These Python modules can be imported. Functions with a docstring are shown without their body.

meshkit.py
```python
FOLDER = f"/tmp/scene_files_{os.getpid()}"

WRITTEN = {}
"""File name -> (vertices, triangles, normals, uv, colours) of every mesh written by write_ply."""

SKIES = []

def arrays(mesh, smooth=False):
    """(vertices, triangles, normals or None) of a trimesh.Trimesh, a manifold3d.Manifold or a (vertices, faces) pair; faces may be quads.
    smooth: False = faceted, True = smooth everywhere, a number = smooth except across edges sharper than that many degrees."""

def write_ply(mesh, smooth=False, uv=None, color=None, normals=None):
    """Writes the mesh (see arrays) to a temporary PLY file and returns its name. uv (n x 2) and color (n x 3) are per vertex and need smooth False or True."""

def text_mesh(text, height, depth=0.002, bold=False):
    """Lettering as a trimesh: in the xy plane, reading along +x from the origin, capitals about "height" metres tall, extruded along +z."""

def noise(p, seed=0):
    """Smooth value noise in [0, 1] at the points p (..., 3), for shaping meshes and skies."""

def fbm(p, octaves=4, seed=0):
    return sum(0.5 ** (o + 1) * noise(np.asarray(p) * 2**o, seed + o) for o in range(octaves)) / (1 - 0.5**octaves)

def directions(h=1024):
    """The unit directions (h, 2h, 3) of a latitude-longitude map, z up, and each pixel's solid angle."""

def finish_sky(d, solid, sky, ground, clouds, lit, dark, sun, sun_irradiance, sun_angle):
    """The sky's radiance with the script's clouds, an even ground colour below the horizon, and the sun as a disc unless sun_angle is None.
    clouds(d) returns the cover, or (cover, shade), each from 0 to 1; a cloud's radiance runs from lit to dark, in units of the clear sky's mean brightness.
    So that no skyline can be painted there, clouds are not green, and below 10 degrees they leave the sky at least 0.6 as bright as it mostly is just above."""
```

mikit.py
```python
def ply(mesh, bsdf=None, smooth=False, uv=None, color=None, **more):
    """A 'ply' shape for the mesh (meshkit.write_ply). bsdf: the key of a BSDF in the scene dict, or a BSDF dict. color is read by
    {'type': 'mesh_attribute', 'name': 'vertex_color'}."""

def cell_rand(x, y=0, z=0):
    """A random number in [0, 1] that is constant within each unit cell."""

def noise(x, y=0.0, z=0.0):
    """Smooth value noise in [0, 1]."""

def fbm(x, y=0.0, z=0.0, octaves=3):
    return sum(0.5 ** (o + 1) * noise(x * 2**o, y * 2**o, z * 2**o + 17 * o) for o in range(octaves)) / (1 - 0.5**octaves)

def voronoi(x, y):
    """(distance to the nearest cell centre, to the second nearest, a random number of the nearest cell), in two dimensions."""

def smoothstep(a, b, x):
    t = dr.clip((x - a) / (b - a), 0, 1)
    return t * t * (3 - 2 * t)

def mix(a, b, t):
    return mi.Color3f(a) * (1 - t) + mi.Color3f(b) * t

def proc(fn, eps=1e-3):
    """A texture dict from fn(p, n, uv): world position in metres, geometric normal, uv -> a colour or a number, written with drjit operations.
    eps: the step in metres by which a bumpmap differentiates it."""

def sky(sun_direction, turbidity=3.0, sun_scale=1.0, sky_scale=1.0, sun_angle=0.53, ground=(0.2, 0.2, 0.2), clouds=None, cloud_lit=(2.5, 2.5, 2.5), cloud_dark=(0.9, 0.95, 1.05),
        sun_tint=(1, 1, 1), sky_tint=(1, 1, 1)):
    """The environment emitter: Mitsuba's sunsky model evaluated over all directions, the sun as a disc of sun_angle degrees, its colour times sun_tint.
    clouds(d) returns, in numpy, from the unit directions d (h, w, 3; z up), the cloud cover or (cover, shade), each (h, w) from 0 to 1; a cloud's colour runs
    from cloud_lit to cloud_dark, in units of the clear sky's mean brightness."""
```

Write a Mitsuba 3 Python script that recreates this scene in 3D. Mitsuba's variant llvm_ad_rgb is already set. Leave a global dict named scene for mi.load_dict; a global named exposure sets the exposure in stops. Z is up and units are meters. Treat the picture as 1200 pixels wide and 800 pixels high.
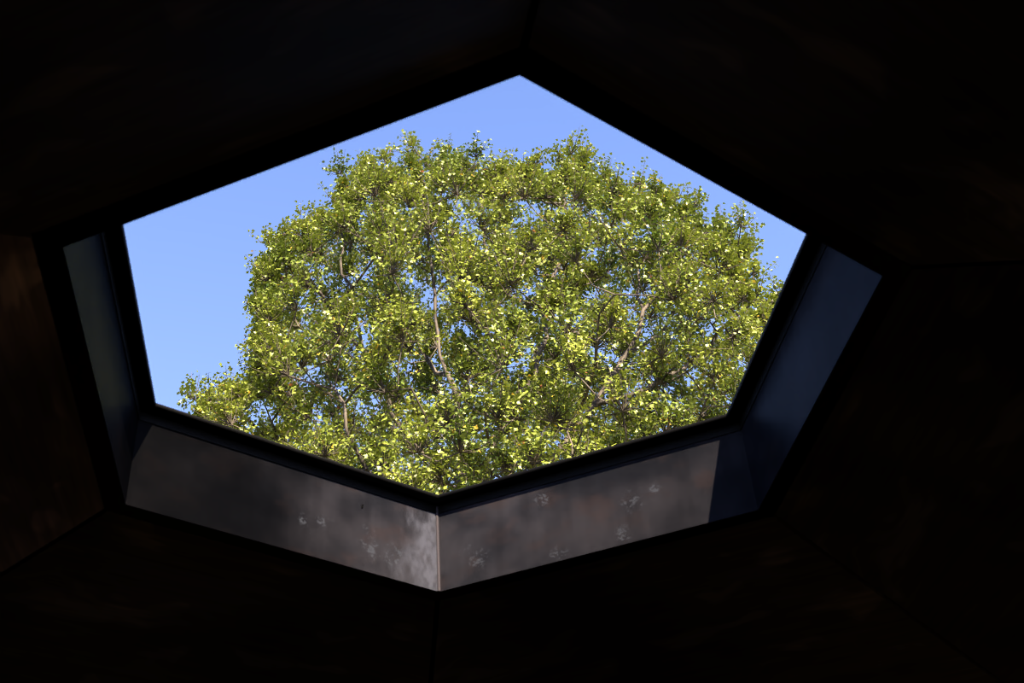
import math, random
import numpy as np, trimesh, drjit as dr, mitsuba as mi, mikit, meshkit
from mikit import proc, fbm, noise, smoothstep, mix

random.seed(7)
rng = np.random.default_rng(7)
scene, labels = {}, {}
T = mi.ScalarTransform4f

# ------------------------------------------------------------------ camera
S = 0.9                                   # corner radius of the hexagonal oculus, metres
RIM = 3.06                                # height of its lower rim above the floor
F_PX = 1444.67
EYE = np.array([-0.286811 * S, -2.416922 * S, -1.735094 * S + RIM])
YAW, PITCH, ROLL = 0.165440, 0.665009, -0.0759964
_cy, _sy, _cp, _sp = math.cos(YAW), math.sin(YAW), math.cos(PITCH), math.sin(PITCH)
FWD = np.array([_sy * _cp, _cy * _cp, _sp])
_r, _u = np.array([_cy, -_sy, 0.0]), np.cross([_cy, -_sy, 0.0], FWD)
RIGHT = math.cos(ROLL) * _r + math.sin(ROLL) * _u
UP = -math.sin(ROLL) * _r + math.cos(ROLL) * _u
scene['camera'] = {
    'type': 'thinlens', 'fov': math.degrees(2 * math.atan(600 / F_PX)), 'fov_axis': 'x',
    'aperture_radius': 0.0022, 'focus_distance': 19.0, 'near_clip': 0.05, 'far_clip': 400.0,
    'to_world': T().look_at(origin=EYE.tolist(), target=(EYE + FWD).tolist(), up=UP.tolist())}

# ------------------------------------------------------------------ sky and sun
AZ, EL = math.radians(168.5), math.radians(37.0)
SUN = np.array([math.sin(AZ) * math.cos(EL), math.cos(AZ) * math.cos(EL), math.sin(EL)])
scene['sky'] = mikit.sky(SUN.tolist(), turbidity=2.6, sun_scale=1.6, sky_scale=1.05, ground=(0.10, 0.11, 0.07),
                         sky_tint=(1.12, 0.905, 1.03))
exposure = 3.6

# ------------------------------------------------------------------ materials
def bsdf(key, d):
    scene[key] = {'type': 'twosided', 'b': d}
    return key

CORNER3 = np.array([0.0, S])              # far corner of the lining, in plan

SPECKS = [(-0.428, 0.103, 0.013), (-0.372, 0.117, 0.014), (-0.227, 0.123, 0.02), (-0.221, 0.07, 0.028), (-0.145, 0.073, 0.03), (0.083, 0.104, 0.02), (0.125, 0.066, 0.03), (0.322, 0.199, 0.02), (0.645, 0.139, 0.016), (0.579, 0.116, 0.03), (0.54, 0.031, 0.022), (0.356, 0.017, 0.025)]

def lining_colour(p, n, uv):
    m = fbm(p.x * 6, p.y * 6, p.z * 6, 4)
    c = mix((0.0048, 0.0053, 0.0076), (0.0132, 0.0131, 0.0170), smoothstep(0.3, 0.7, m))
    rust = smoothstep(0.52, 0.75, fbm(p.x * 12 + 5, p.y * 12, p.z * 16, 4))
    c = mix(c, mi.Color3f(0.0155, 0.0115, 0.0125), rust * 0.5)
    # darkens away from the far corner, mostly on the left side
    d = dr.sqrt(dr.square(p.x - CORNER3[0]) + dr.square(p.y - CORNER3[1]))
    far_dark = smoothstep(0.16, 0.62, d + 0.25 * (fbm(p.x * 9, p.y * 9, p.z * 9, 3) - 0.5)) * dr.select(p.x < 0, 1.0, 0.25)
    c = c * (1.0 - 0.88 * far_dark)
    c = c * (0.70 + 0.60 * fbm(p.x * 38, p.y * 38, p.z * 4, 3))
    # small clusters of pale oxide specks: (signed distance from the far corner along the sheets, height)
    along = d * dr.select(p.x < 0, -1.0, 1.0)
    where = mi.Float(0)
    for a, h, r in SPECKS:
        q = (dr.square(along - a) + dr.square(p.z - RIM - h)) / (r * r)
        where = dr.maximum(where, dr.exp(-q))
    where = where * 0.9 + 0.22 * smoothstep(0.55, 0.8, fbm(p.x * 8 + 4, p.y * 8, p.z * 8, 3)) * smoothstep(0.75, 0.4, d)
    sn = fbm(along * 230, p.z * 230, 3.0, 3) * 0.6 + 0.4 * fbm(along * 60, p.z * 60, 9.0, 3)
    speck = smoothstep(0.52, 0.64, sn + 0.10 * (where - 0.6)) * smoothstep(0.05, 0.5, where)
    c = mix(c, mi.Color3f(0.031, 0.036, 0.048), speck * 0.5)
    # pale oxide bloom beside the far corner, on its left sheet
    low = smoothstep(0.27, 0.02, p.z - RIM)
    edge = d + 0.17 * (fbm(p.x * 34, p.y * 34, p.z * 14, 5) - 0.5)
    bloom = smoothstep(0.09 + 0.09 * low, 0.02, edge) * dr.select(p.x < 0, 1.0, 0.06)
    c = mix(c, mi.Color3f(0.038, 0.041, 0.056), bloom * (0.42 + 0.55 * smoothstep(0.25, 0.7, fbm(p.x * 80, p.y * 80, p.z * 40, 4))))
    return c

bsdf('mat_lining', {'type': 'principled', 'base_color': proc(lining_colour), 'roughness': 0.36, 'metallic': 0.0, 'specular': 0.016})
bsdf('mat_bead', {'type': 'principled', 'base_color': {'type': 'rgb', 'value': (0.030, 0.027, 0.033)}, 'roughness': 0.6, 'metallic': 0.0, 'specular': 0.05})
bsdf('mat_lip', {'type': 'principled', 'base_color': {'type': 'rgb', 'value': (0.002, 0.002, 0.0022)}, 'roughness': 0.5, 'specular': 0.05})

def boards(dark, light):
    def colour(p, n, uv):
        g = fbm(p.x * 3 + 2 * p.z, p.y * 3, p.z * 3, 4)
        s = fbm(uv.x * 6, uv.y * 90, 1.0, 3)
        w = fbm(uv.x * 3, uv.y * 3, 4.0, 3)
        glint_streaks = smoothstep(0.62, 0.80, fbm(uv.x * 5 + 3 * w, uv.y * 16 + 6 * w, 2.0, 3))  # pale wavy streaks painted in for glints on the panels
        c = mix(dark, light, smoothstep(0.25, 0.75, g)) * (0.6 + 0.8 * s)
        return c * (1.0 + 1.2 * glint_streaks)
    return colour

bsdf('mat_ceiling', {'type': 'principled', 'base_color': proc(boards((0.017, 0.011, 0.0075), (0.056, 0.037, 0.023))), 'roughness': 0.5, 'specular': 0.15})
bsdf('mat_ceiling_lit', {'type': 'principled', 'base_color': proc(boards((0.050, 0.031, 0.026), (0.21, 0.132, 0.108))), 'roughness': 0.5, 'specular': 0.15})  # lighter copy of the ceiling colour, carries the light on the left panel

def wall_colour(p, n, uv):
    return mix((0.016, 0.011, 0.007), (0.028, 0.019, 0.012), fbm(p.x * 2, p.y * 2, p.z * 4, 3))

bsdf('mat_wall', {'type': 'principled', 'base_color': proc(wall_colour), 'roughness': 0.7, 'specular': 0.3})

def floor_colour(p, n, uv):
    return mix((0.013, 0.010, 0.008), (0.022, 0.018, 0.014), fbm(p.x * 5, p.y * 5, 0.0, 4))

bsdf('mat_floor', {'type': 'principled', 'base_color': proc(floor_colour), 'roughness': 0.8, 'specular': 0.2})

def ground_colour(p, n, uv):
    return mix((0.070, 0.075, 0.040), (0.15, 0.13, 0.085), fbm(p.x * 0.8, p.y * 0.8, 0.0, 4))

bsdf('mat_ground', {'type': 'diffuse', 'reflectance': proc(ground_colour)})

def bark_colour(p, n, uv):
    g = fbm(p.x * 14, p.y * 14, p.z * 4, 3)
    return mix((0.026, 0.022, 0.019), (0.095, 0.081, 0.068), smoothstep(0.25, 0.8, g))

bsdf('mat_bark', {'type': 'principled', 'base_color': proc(bark_colour), 'roughness': 0.75, 'specular': 0.3})
scene['mat_leaf'] = {'type': 'blendbsdf', 'weight': 0.040,
    'a': {'type': 'principledthin', 'base_color': {'type': 'mesh_attribute', 'name': 'vertex_color'}, 'roughness': 0.5, 'eta': 1.5, 'diff_trans': 0.34, 'spec_trans': 0.0},
    'b': {'type': 'twosided', 'c': {'type': 'roughconductor', 'distribution': 'ggx', 'alpha': 0.16, 'specular_reflectance': {'type': 'rgb', 'value': (0.95, 0.95, 0.92)}}}}
bsdf('mat_insect', {'type': 'diffuse', 'reflectance': {'type': 'rgb', 'value': (0.002, 0.002, 0.002)}})

# ------------------------------------------------------------------ helpers
def add(key, mesh, mat, smooth=False, **k):
    base, i = key, 0
    while key in scene:
        i += 1
        key = f'{base}_{i:03d}'
    scene[key] = mikit.ply(mesh, mat, smooth, **k)
    return key

def tag(key, label=None, category=None, group=None, kind=None):
    labels[key] = {k: v for k, v in dict(label=label, category=category, group=group, kind=kind).items() if v}

HEX = np.array([[math.cos(a), math.sin(a)] for a in np.radians(-90 - 60 * np.arange(6))])   # corner 0 towards the camera, then left, far, right

def corner(k, r, z):
    return np.array([*(HEX[k % 6] * r), z])

def hull(points):
    return trimesh.convex.convex_hull(np.array(points))

def ring_piece(k, r0, r1, z00, z01, z10, z11, gap=0.0, ch=0.0):
    """Side k of a hexagonal ring as a solid: inner radius r0 (heights z00..z01), outer radius r1 (z10..z11); gap narrows both ends."""
    pts = []
    for r, za, zb in ((r0, z00, z01), (r1, z10, z11)):
        a, b = corner(k, r, 0), corner(k + 1, r, 0)
        d = (b - a) / np.linalg.norm(b - a)
        a, b = a + d * gap, b - d * gap
        for q in (a, b):
            for z in (za, zb):
                pts.append(q + [0, 0, z])
    return hull(pts)

# ------------------------------------------------------------------ the setting: pavilion
LIN_H = 0.300 * S
# oculus: lining sheets, lip, flange
t = 0.004
lining_labels = ['lining sheet nearest the viewer', 'shaded lining sheet on the left side', 'sunlit lining sheet left of the far corner with a pale oxide bloom',
                 'sunlit lining sheet right of the far corner crossed by a shadow edge', 'shaded lining sheet on the right side', 'lining sheet at the near right']
for k in range(6):
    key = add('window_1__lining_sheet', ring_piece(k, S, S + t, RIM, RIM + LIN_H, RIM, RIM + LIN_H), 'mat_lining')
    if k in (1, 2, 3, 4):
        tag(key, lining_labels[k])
LIP_R, LIP_T = 0.9467 * S, 0.012
for k in range(6):
    # rounded inner nose, flat outwards over the curb
    pts = []
    for e in range(7):
        a = math.radians(-90 + 30 * e)
        r, z = LIP_R + LIP_T / 2 - LIP_T / 2 * math.cos(a), RIM + LIN_H + LIP_T / 2 + LIP_T / 2 * math.sin(a)
        pts += [corner(k, r, z), corner(k + 1, r, z)]
    for z in (RIM + LIN_H, RIM + LIN_H + LIP_T):
        pts += [corner(k, 1.13 * S, z), corner(k + 1, 1.13 * S, z)]
    add('window_1__lip', hull(pts), 'mat_lip', 30)
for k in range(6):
    add('window_1__black_strip', ring_piece(k, S - 0.003, S, RIM + 0.271 * S, RIM + LIN_H, RIM + 0.271 * S, RIM + LIN_H), 'mat_lip')  # thin black strip added under the lip, blackens the top of each sheet
for k in range(6):
    add('window_1__flange', ring_piece(k, S + t, 1.065 * S, RIM, RIM + 0.02, RIM, RIM + 0.02), 'mat_lip')
for k in range(6):
    add('window_1__curb', ring_piece(k, S + t, 1.09 * S, RIM + 0.02, RIM + LIN_H, RIM + 0.02, RIM + LIN_H), 'mat_lip')
# seam bead in the far corner, coloured pale for the light on its fold
c = corner(3, S - 0.001, 0)
bead = trimesh.creation.cylinder(radius=0.0046, height=LIN_H - 0.004, sections=12)
bead.apply_translation([c[0], c[1], RIM + LIN_H / 2 - 0.002])
tag(add('window_1__corner_seam', bead, 'mat_bead', 40), 'seam in the far corner of the metal lining, light on its fold painted pale')
tag('window_1', 'six-sided open skylight lined with patinated dark metal above a dark ceiling', 'skylight', kind='structure')

# ceiling: six sloping panels, with open joints, under a continuous roof
SLOPE = math.tan(math.radians(18.5))
R_IN, R_OUT = 1.065 * S, 3.5
Z = lambda r: RIM - (r - R_IN) * SLOPE
add('ceiling', trimesh.util.concatenate([ring_piece(k, R_IN, R_OUT + 0.25, Z(R_IN) + 0.05, Z(R_IN) + 0.12, Z(R_OUT + .25) + 0.05, Z(R_OUT + .25) + 0.12) for k in range(6)]), 'mat_lip')
for k in range(6):
    m = ring_piece(k, R_IN + 0.002, R_OUT, Z(R_IN), Z(R_IN) + 0.046, Z(R_OUT), Z(R_OUT) + 0.046, gap=0.008)
    m = trimesh.Trimesh(m.vertices[m.faces].reshape(-1, 3), np.arange(len(m.faces) * 3).reshape(-1, 3), process=False)
    mid = (HEX[k] + HEX[(k + 1) % 6]) / 2; mid /= np.linalg.norm(mid)
    tang = np.array([-mid[1], mid[0]])
    uv = np.column_stack([m.vertices[:, :2] @ tang, m.vertices[:, :2] @ mid])
    key = add('ceiling__panel', m, 'mat_ceiling_lit' if k == 1 else 'mat_ceiling', False, uv=uv)
    if k == 1: tag(key, 'ceiling panel at the left, its lit brown put into a lighter board colour')
tag('ceiling', 'dark brown ceiling of sloping panels around the six-sided skylight', 'ceiling', kind='structure')
sides = ['left_near', 'left', 'left_far', 'right_far', 'right', 'right_near']
def wall_piece(k, f0, f1, z0, z1):
    pts = []
    for r in (R_OUT, R_OUT + 0.2):
        for f in (f0, f1):
            q = corner(k, r, 0) * (1 - f) + corner(k + 1, r, 0) * f
            pts += [q + [0, 0, z0], q + [0, 0, z1 if z1 else Z(R_OUT) + 0.05]]
    return hull(pts)
for k, side_name in enumerate(sides):
    if side_name == 'right':              # unseen doorway, added to bring light onto the left ceiling panel
        m = trimesh.util.concatenate([wall_piece(k, 0, 0.34, 0, None), wall_piece(k, 0.72, 1, 0, None), wall_piece(k, 0.34, 0.72, 1.98, None)])
    else:
        m = wall_piece(k, 0, 1, 0, None)
    add(f'wall_{side_name}', m, 'mat_wall')
    tag(f'wall_{side_name}', f'dark plain wall below the ceiling, {side_name.replace("_", " ")} side of the room', 'wall', kind='structure')
fl = hull([corner(k, R_OUT + 0.2, z) for k in range(6) for z in (-0.12, 0)])
add('floor', fl, 'mat_floor'); tag('floor', 'dark stone floor of the six-sided room', 'floor', kind='structure')
gr = trimesh.creation.cylinder(radius=120, height=0.4, sections=64); gr.apply_translation([0, 0, -0.325])
add('ground', gr, 'mat_ground'); tag('ground', 'dry grassy ground around the pavilion under the tree', 'ground', kind='structure')

# ------------------------------------------------------------------ the tree
DIST = 19.2                               # metres from the camera to the middle of the crown
def ctr(u, v, b=0.0):
    """Crown coordinates (the sketch of the tree, 1/1444.67 of its distance per unit, b metres deeper) to the world."""
    d = FWD + RIGHT * ((u - 600) / F_PX) - UP * ((v - 400) / F_PX)
    h = d / np.linalg.norm(d[:2])
    mid = math.cos(PITCH) * DIST          # the crown stands on a vertical axis: equal horizontal distance
    return EYE + h * (mid + b)

outline = [(211, 470), (226, 462), (250, 462), (276, 452), (290, 438), (288, 420), (292, 400), (284, 368), (290, 346), (294, 318), (304, 282), (325, 270), (339, 260), (362, 252),
           (384, 232), (383, 212), (396, 190), (412, 200), (434, 182), (450, 177), (467, 196), (485, 164), (502, 186), (520, 170), (540, 181), (560, 168), (575, 191), (590, 187), (606, 191),
           (627, 180), (640, 194), (656, 184), (669, 166), (686, 170), (698, 200), (720, 203), (738, 214), (749, 198), (772, 216), (794, 225), (815, 238), (830, 262), (847, 260), (869, 253),
           (886, 282), (894, 317), (898, 350), (925, 345), (945, 390), (955, 470), (950, 580), (900, 700), (780, 790), (600, 830), (420, 800), (300, 700), (255, 600), (235, 520)]
from shapely.geometry import Polygon, Point
crown = Polygon(outline).buffer(0)
spine = np.array([585, 480.0])

def depth_half(u, v):
    """Half the crown's depth in metres where it is as wide as at (u, v): an egg."""
    x, y = (u - 585) / 350.0, (v - 500) / 345.0
    return 4.3 * math.sqrt(max(0.02, 1 - x * x - y * y))

# clumps: [u, v, b, radius in metres]
clumps = []
def far_enough(p, gap):
    return all(np.linalg.norm(p - q[4]) > gap for q in clumps)
tips = [(222, 466), (246, 470), (270, 462), (300, 440), (302, 420), (300, 362), (306, 320), (316, 288), (334, 276), (352, 268), (374, 262), (396, 238), (400, 204), (430, 196), (452, 190), (482, 188),
        (486, 176), (521, 184), (558, 184), (590, 200), (625, 194), (655, 192), (670, 180), (686, 186), (710, 212), (750, 210), (768, 228), (790, 238), (812, 244), (842, 268), (868, 266), (876, 290),
        (882, 322), (886, 352), (905, 362), (915, 352), (540, 196), (505, 196)]
for u, v in tips:
    b = rng.normal(0, 0.5)
    clumps.append((u, v, b, 0.30, ctr(u, v, b)))
inner = crown.buffer(-18)
holes = [(510, 362, 16), (432, 398, 14), (403, 300, 8), (556, 276, 12), (490, 345, 10), (620, 432, 16), (752, 392, 14), (792, 468, 12), (366, 372, 12), (305, 494, 14), (880, 372, 8), (600, 290, 6), (695, 300, 6), (395, 350, 6), (690, 420, 8)]
shown = [((422, 540), (395, 476)), ((690, 500), (738, 395)), ((512, 440), (508, 300))]   # limbs the leaves leave bare on the near side
from shapely.geometry import LineString
for gap, want in ((0.60, 800),):
    tries = 0
    while tries < 16000:
        tries += 1
        u, v = rng.uniform(210, 960), rng.uniform(170, 830)
        if not inner.contains(Point(u, v)):
            continue
        h = depth_half(u, v)
        q = rng.random()
        b = -h * (1 - 0.32 * rng.random() ** 1.2) if q < 0.55 else rng.uniform(-h * 0.5, h * 0.95)
        if any(math.hypot(u - x, v - y) < r + (14 if b < 1.2 else 6) for x, y, r in holes) and rng.random() < 0.9:
            continue
        if b < -0.5 and any(LineString(l).distance(Point(u, v)) < 26 for l in shown):
            continue
        w = ctr(u, v, b)
        if b < 1.2 and crown.boundary.distance(Point(u, v)) > 45 and meshkit.noise(w[None] / 1.15 + 11.3, 5)[0] < 0.47:
            continue
        if v > 620 and rng.random() < 0.65:
            continue
        p = ctr(u, v, b)
        edge = crown.boundary.distance(Point(u, v)) < 40
        if edge: b *= 0.6; p = ctr(u, v, b)
        if far_enough(p, gap * (0.66 if edge else 1)):
            clumps.append((u, v, b, rng.uniform(0.30, 0.46) * (1 if crown.boundary.distance(Point(u, v)) > 40 else 0.72), p))

# the far side of the crown, seen only through the gaps of the near side
for tries in range(5000):
    u, v = rng.uniform(230, 950), rng.uniform(190, 640)
    if not inner.contains(Point(u, v)) or any(math.hypot(u - x, v - y) < r + 4 for x, y, r in holes):
        continue
    h = depth_half(u, v)
    b = h * rng.uniform(0.25, 0.95)
    p = ctr(u, v, b)
    if far_enough(p, 0.58):
        clumps.append((u, v, b, rng.uniform(0.38, 0.52), p))

# skeleton: nodes with parents
nodes, parent, chain_of = [], [], []
def add_path(points, start=None, wob=0.10, step=0.35):
    """Adds a limb through the world points; start = node index it leaves from. Returns node indices."""
    pts = ([nodes[start]] if start is not None else []) + [np.asarray(p) for p in points]
    pts = np.array(pts)
    seg = np.linalg.norm(np.diff(pts, axis=0), axis=1)
    s = np.concatenate([[0], np.cumsum(seg)])
    n = max(2, int(s[-1] / step))
    from scipy.interpolate import PchipInterpolator
    f = PchipInterpolator(s, pts)
    out = []
    for i, q in enumerate(np.linspace(0, s[-1], n + 1)):
        if i == 0 and start is not None:
            last = start
            continue
        p = f(q) + rng.normal(0, wob, 3) * 0.35 * (0 < i < n)
        nodes.append(p); parent.append(last if (i > 0) else -1)
        last = len(nodes) - 1
        out.append(last)
    return out

base = ctr(566, 560, 0); base[2] = -0.15
trunk_pts = [base] + [base * [1, 1, 0] + (ctr(560, 800, 0) - base * [1, 1, 0]) * [1, 1, 1]] + [ctr(*q) for q in ((552, 640, 0), (532, 470, 0.1), (513, 385, 0), (505, 300, 0.1), (492, 230, 0), (486, 182, 0))]
trunk = add_path(trunk_pts, None, 0.12, 0.4)
limbs = [trunk]
def nearest_on(path, u, v, b=0):
    w = ctr(u, v, b)
    return min(path, key=lambda i: np.linalg.norm(nodes[i] - w))
spec = [  # (start on limb index, start uv), then uvb points
    (0, (545, 600), ((610, 460, -1.0), (640, 380, -0.9), (658, 300, -0.6), (668, 225, -0.3), (670, 184, 0))),
    (0, (552, 650), ((680, 500, -0.6), (738, 395, -0.5), (788, 312, -0.3), (832, 270, 0))),
    (0, (540, 560), ((450, 470, 0.3), (420, 380, 0.3), (402, 310, 0.2), (398, 220, 0))),
    (0, (557, 730), ((490, 650, -1.2), (428, 550, -2.2), (396, 478, -2.5), (380, 436, -2.3))),
    (0, (548, 620), ((380, 560, 0.2), (320, 520, 0.2), (285, 482, 0), (228, 468, 0))),
    (0, (530, 460), ((590, 400, 1.0), (572, 300, 0.8), (560, 190, 0.1))),
    (2, (690, 490), ((790, 440, -0.3), (868, 372, 0), (912, 354, 0))),
    (0, (525, 440), ((455, 320, 0.9), (438, 240, 0.4), (432, 194, 0))),
    (2, (740, 395), ((745, 300, 0.6), (750, 215, 0))),
    (0, (555, 700), ((575, 580, -2.4), (568, 480, -3.6))),
    (2, (660, 530), ((692, 430, -2.2), (720, 345, -3.2))),
    (0, (555, 700), ((515, 570, -2.4), (482, 455, -3.6))),
    (0, (557, 730), ((632, 610, -2.2), (682, 505, -3.4))),
    (3, (425, 390), ((350, 320, 0), (320, 288, 0))),
    (0, (545, 580), ((600, 480, 2.2), (640, 380, 2.4), (650, 320, 2.0))),
    (0, (540, 540), ((480, 450, 2.4), (440, 380, 2.2))),
    (2, (700, 470), ((820, 340, 1.2), (868, 262, 0))),
]
for li, uv, pts in spec:
    path = limbs[li]
    s = nearest_on(path, *uv)
    limbs.append(add_path([ctr(*q) for q in pts], s, 0.16))
crown_base = ctr(560, 760, 0)[2]
# clumps join in order of their distance from the limbs
order = sorted(range(len(clumps)), key=lambda i: min(np.linalg.norm(np.array(nodes)[::2] - clumps[i][4], axis=1)))
ends = {}
for i in order:
    p = clumps[i][4]
    N = np.array(nodes)
    d = p - N
    L = np.linalg.norm(d, axis=1)
    rise = d[:, 2] / np.maximum(L, 1e-6)
    cost = L * (1 + 0.9 * np.clip(0.45 - rise, 0, 2)) + 50 * (N[:, 2] < crown_base - 0.6)
    s = int(np.argmin(cost))
    if L[s] < 0.12:
        ends[i] = s
        continue
    mid = N[s] + d[s] * 0.5 + np.array([0, 0, -0.10 * L[s]]) + rng.normal(0, 0.05 * L[s], 3)
    ends[i] = add_path([mid, p], s, 0.08, 0.3)[-1]

# radii: pipe model
NN = len(nodes); nodes_a = np.array(nodes); par = np.array(parent)
area = np.zeros(NN); kids = [[] for _ in range(NN)]
for i in range(NN):
    if par[i] >= 0: kids[par[i]].append(i)
for i in range(NN - 1, -1, -1):
    area[i] += 0.0085 ** 2.3 if not kids[i] else 0.0018 ** 2.3
    if par[i] >= 0: area[par[i]] += area[i]
rad = np.minimum(area ** (1 / 2.3), 0.30)

def tube_mesh(P, R, sides):
    P = np.asarray(P); tg = np.gradient(P, axis=0); tg /= np.linalg.norm(tg, axis=1, keepdims=True) + 1e-9
    ref = np.array([0.31, 0.87, 0.38])
    a = np.cross(tg, ref); a /= np.linalg.norm(a, axis=1, keepdims=True)
    b = np.cross(tg, a); ang = np.arange(sides) * 2 * np.pi / sides
    v = P[:, None] + np.asarray(R)[:, None, None] * (np.cos(ang)[None, :, None] * a[:, None] + np.sin(ang)[None, :, None] * b[:, None])
    i, j = np.meshgrid(np.arange(len(P) - 1), np.arange(sides), indexing='ij')
    q = np.stack([i * sides + j, i * sides + (j + 1) % sides, (i + 1) * sides + (j + 1) % sides, (i + 1) * sides + j], -1).reshape(-1, 4)
    return v.reshape(-1, 3), np.vstack([q[:, [0, 1, 2]], q[:, [0, 2, 3]]])

# chains: each follows its thickest child
chains, todo = [], [(0, -1)]
while todo:
    i, frm = todo.pop()
    ch = ([frm] if frm >= 0 else []) + [i]
    while kids[i]:
        ks = sorted(kids[i], key=lambda k: -rad[k])
        todo += [(k, i) for k in ks[1:]]
        i = ks[0]; ch.append(i)
    chains.append(ch)
chains.sort(key=lambda c: -rad[c[1]] * len(c))
rest_v, rest_f, off = [], [], 0
for n, ch in enumerate(chains):
    P = nodes_a[ch]; R = rad[ch].copy()
    if n > 0: R[0] = min(R[0], R[1] * 1.25)
    if n == 0:
        m = tube_mesh(P, R, 14); add('maple_tree__trunk', trimesh.Trimesh(*m, process=False), 'mat_bark', True)
    elif n <= 240:
        m = tube_mesh(P, R, 7); add('maple_tree__branch', trimesh.Trimesh(*m, process=False), 'mat_bark', True)
    else:
        v, f = tube_mesh(P, R, 5); rest_v.append(v); rest_f.append(f + off); off += len(v)

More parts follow.
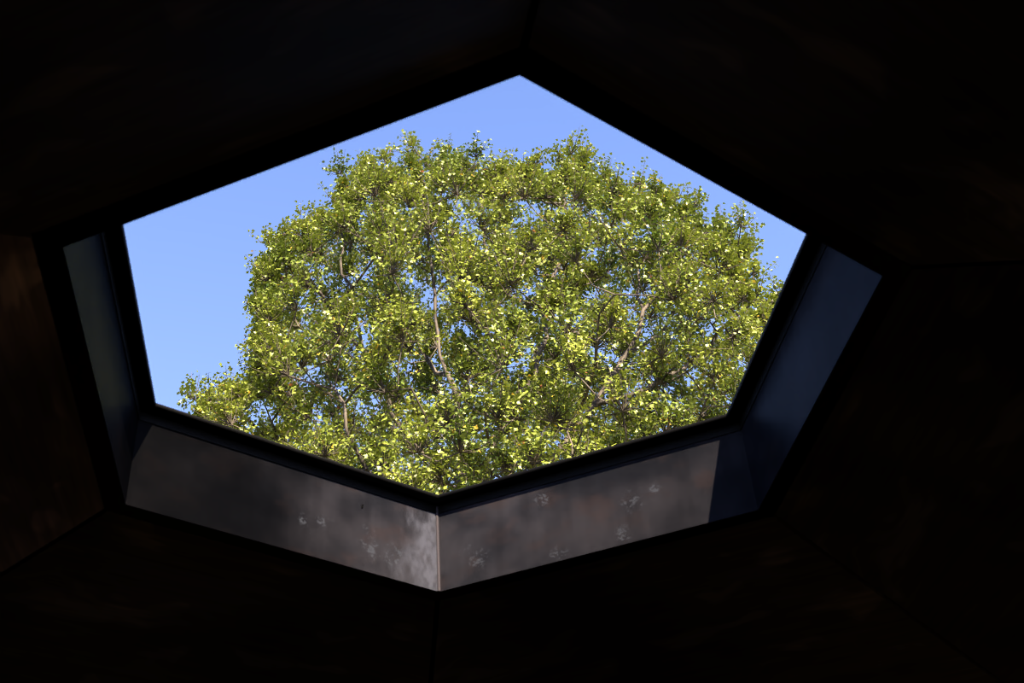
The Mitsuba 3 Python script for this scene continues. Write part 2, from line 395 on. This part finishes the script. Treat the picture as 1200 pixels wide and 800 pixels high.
# twigs and leaves
leaf_pos, leaf_dir, leaf_nrm, leaf_size, leaf_tone = [], [], [], [], []
axis_pt = base[:2]
for i, (u, v, b, r, p) in enumerate(clumps):
    e = nodes_a[ends[i]]
    out = np.array([*(p[:2] - axis_pt), 0]); out /= np.linalg.norm(out) + 1e-9
    tip_clump = i < len(tips)
    tone = rng.normal(0, 1)
    for k in range(13 if tip_clump else (26 if b < 1.0 else 18)):
        d = rng.normal(0, 1, 3) * (0.55 if tip_clump else 0.85) + np.array([0, 0, 1.05]) + out * (0.25 if tip_clump else 0.55)
        d /= np.linalg.norm(d)
        L = r * (rng.uniform(0.3, 1.5) if tip_clump else rng.uniform(0.7, 1.35))
        q0, q1, q2 = e, e + d * L * 0.5 + [0, 0, -0.03], e + d * L + np.array([0, 0, 0.10 * L])
        v_, f_ = tube_mesh([q0, q1, q2], [0.0065, 0.0045, 0.002], 4); rest_v.append(v_); rest_f.append(f_ + off); off += len(v_)
        nl = int(rng.integers(11, 17))
        for j in range(nl):
            s = 0.40 + 0.62 * (j + rng.random()) / nl
            c = (1 - s) ** 2 * q0 + 2 * s * (1 - s) * q1 + s * s * q2
            side = np.cross(d, rng.normal(0, 1, 3)); side /= np.linalg.norm(side) + 1e-9
            ld = side * 0.9 + d * 0.5 + np.array([0, 0, -0.25]); ld /= np.linalg.norm(ld)
            nv = np.array([0, 0, 0.75]) + out * 0.40 + rng.normal(0, 0.40, 3)
            nv -= ld * (nv @ ld); nv /= np.linalg.norm(nv) + 1e-9
            leaf_pos.append(c + side * rng.uniform(0.02, 0.06)); leaf_dir.append(ld); leaf_nrm.append(nv)
            leaf_size.append(rng.uniform(0.037, 0.064)); leaf_tone.append(tone * 0.8 + rng.normal(0, 1) * 0.5)
twv, twf = np.vstack(rest_v), np.vstack(rest_f)
add('maple_tree__twigs', trimesh.Trimesh(twv, twf, process=False), 'mat_bark', True)
tag('maple_tree__twigs', 'fine grey brown twigs', kind='stuff')

# a maple blade: base, lobes and sinuses around a folded midrib
blade = np.array([[0, 0.0], [0.34, 0.14], [0.54, 0.48], [0.27, 0.56], [0, 1.0], [-0.27, 0.56], [-0.54, 0.48], [-0.34, 0.14]])
centre = np.array([0, 0.38])
lv = np.vstack([blade, centre])                       # 9 vertices
lf = np.array([[8, a, (a + 1) % 8] for a in range(8)])
P, D, Nn = map(np.array, (leaf_pos, leaf_dir, leaf_nrm)); Sz = np.array(leaf_size); tone = np.array(leaf_tone)
X = np.cross(D, Nn)
bend = rng.uniform(-0.05, 0.28, len(P)); curl = rng.uniform(-0.05, 0.3, len(P))
lift = bend[:, None] * np.abs(lv[:, 0])[None] - curl[:, None] * (lv[:, 1] ** 2)[None]
V = P[:, None] + Sz[:, None, None] * (lv[None, :, :1] * X[:, None] + lv[None, :, 1:2] * D[:, None] + lift[:, :, None] * Nn[:, None])
Fc = (lf[None] + (np.arange(len(P)) * len(lv))[:, None, None]).reshape(-1, 3)
a = np.clip(0.5 + 0.22 * tone, 0, 1)[:, None]
col = np.array([0.055, 0.095, 0.012]) * (1 - a) + np.array([0.235, 0.278, 0.040]) * a
yellow = rng.random(len(P)) < 0.012
col[yellow] = np.array([0.42, 0.30, 0.04])
red = rng.random(len(P)) < 0.0012
col[red] = np.array([0.40, 0.15, 0.06])
col = np.repeat(col, len(lv), 0)
print('clumps', len(clumps), 'leaves', len(P), 'chains', len(chains))
add('maple_tree__foliage', trimesh.Trimesh(V.reshape(-1, 3), Fc, process=False), 'mat_leaf', False, color=col)
tag('maple_tree__foliage', 'sunlit green leaves', kind='stuff')
tag('maple_tree', 'tall maple tree with a rounded sunlit green crown seen through the skylight', 'tree')

# ------------------------------------------------------------------ the insect on the lining
_e = corner(2, S, 0) - corner(3, S, 0)
ip = corner(3, S, RIM + 0.194) + 0.249 * _e / np.linalg.norm(_e)      # 25 cm from the far corner, near the top of its left sheet
inn = np.array([0.5, -math.sqrt(0.75), 0.0])
along = (corner(3, S, 0) - corner(2, S, 0)); along /= np.linalg.norm(along)
up = np.array([0.25 * along[0], 0.25 * along[1], 0.97])
side = np.cross(inn, up)
def blob(c, rx, ry, rz):
    m = trimesh.creation.icosphere(subdivisions=2)
    m.vertices = c + m.vertices[:, :1] * rx * side + m.vertices[:, 1:2] * ry * up + m.vertices[:, 2:] * rz * inn
    return m
ip = ip + inn * 0.0022
add('insect__abdomen', blob(ip - up * 0.0042, 0.0019, 0.0040, 0.0018), 'mat_insect', True)
add('insect__thorax', blob(ip + up * 0.0008, 0.0011, 0.0022, 0.0012), 'mat_insect', True)
add('insect__head', blob(ip + up * 0.0042, 0.0016, 0.0017, 0.0014), 'mat_insect', True)
for s in (-1, 1):
    for k in (-1, 0, 1):
        knee = ip + up * (0.0008 + 0.0024 * k) + side * s * 0.0022 + inn * 0.0008
        foot = ip + up * (0.0008 + 0.0042 * k) + side * s * 0.0040 - inn * 0.0020
        v_, f_ = tube_mesh([ip + up * (0.0008 + 0.001 * k), knee, foot], [0.0003, 0.00025, 0.0002], 5)
        add('insect__leg', trimesh.Trimesh(v_, f_, process=False), 'mat_insect')
tag('insect', 'tiny black insect clinging to the sunlit metal lining of the skylight', 'insect')
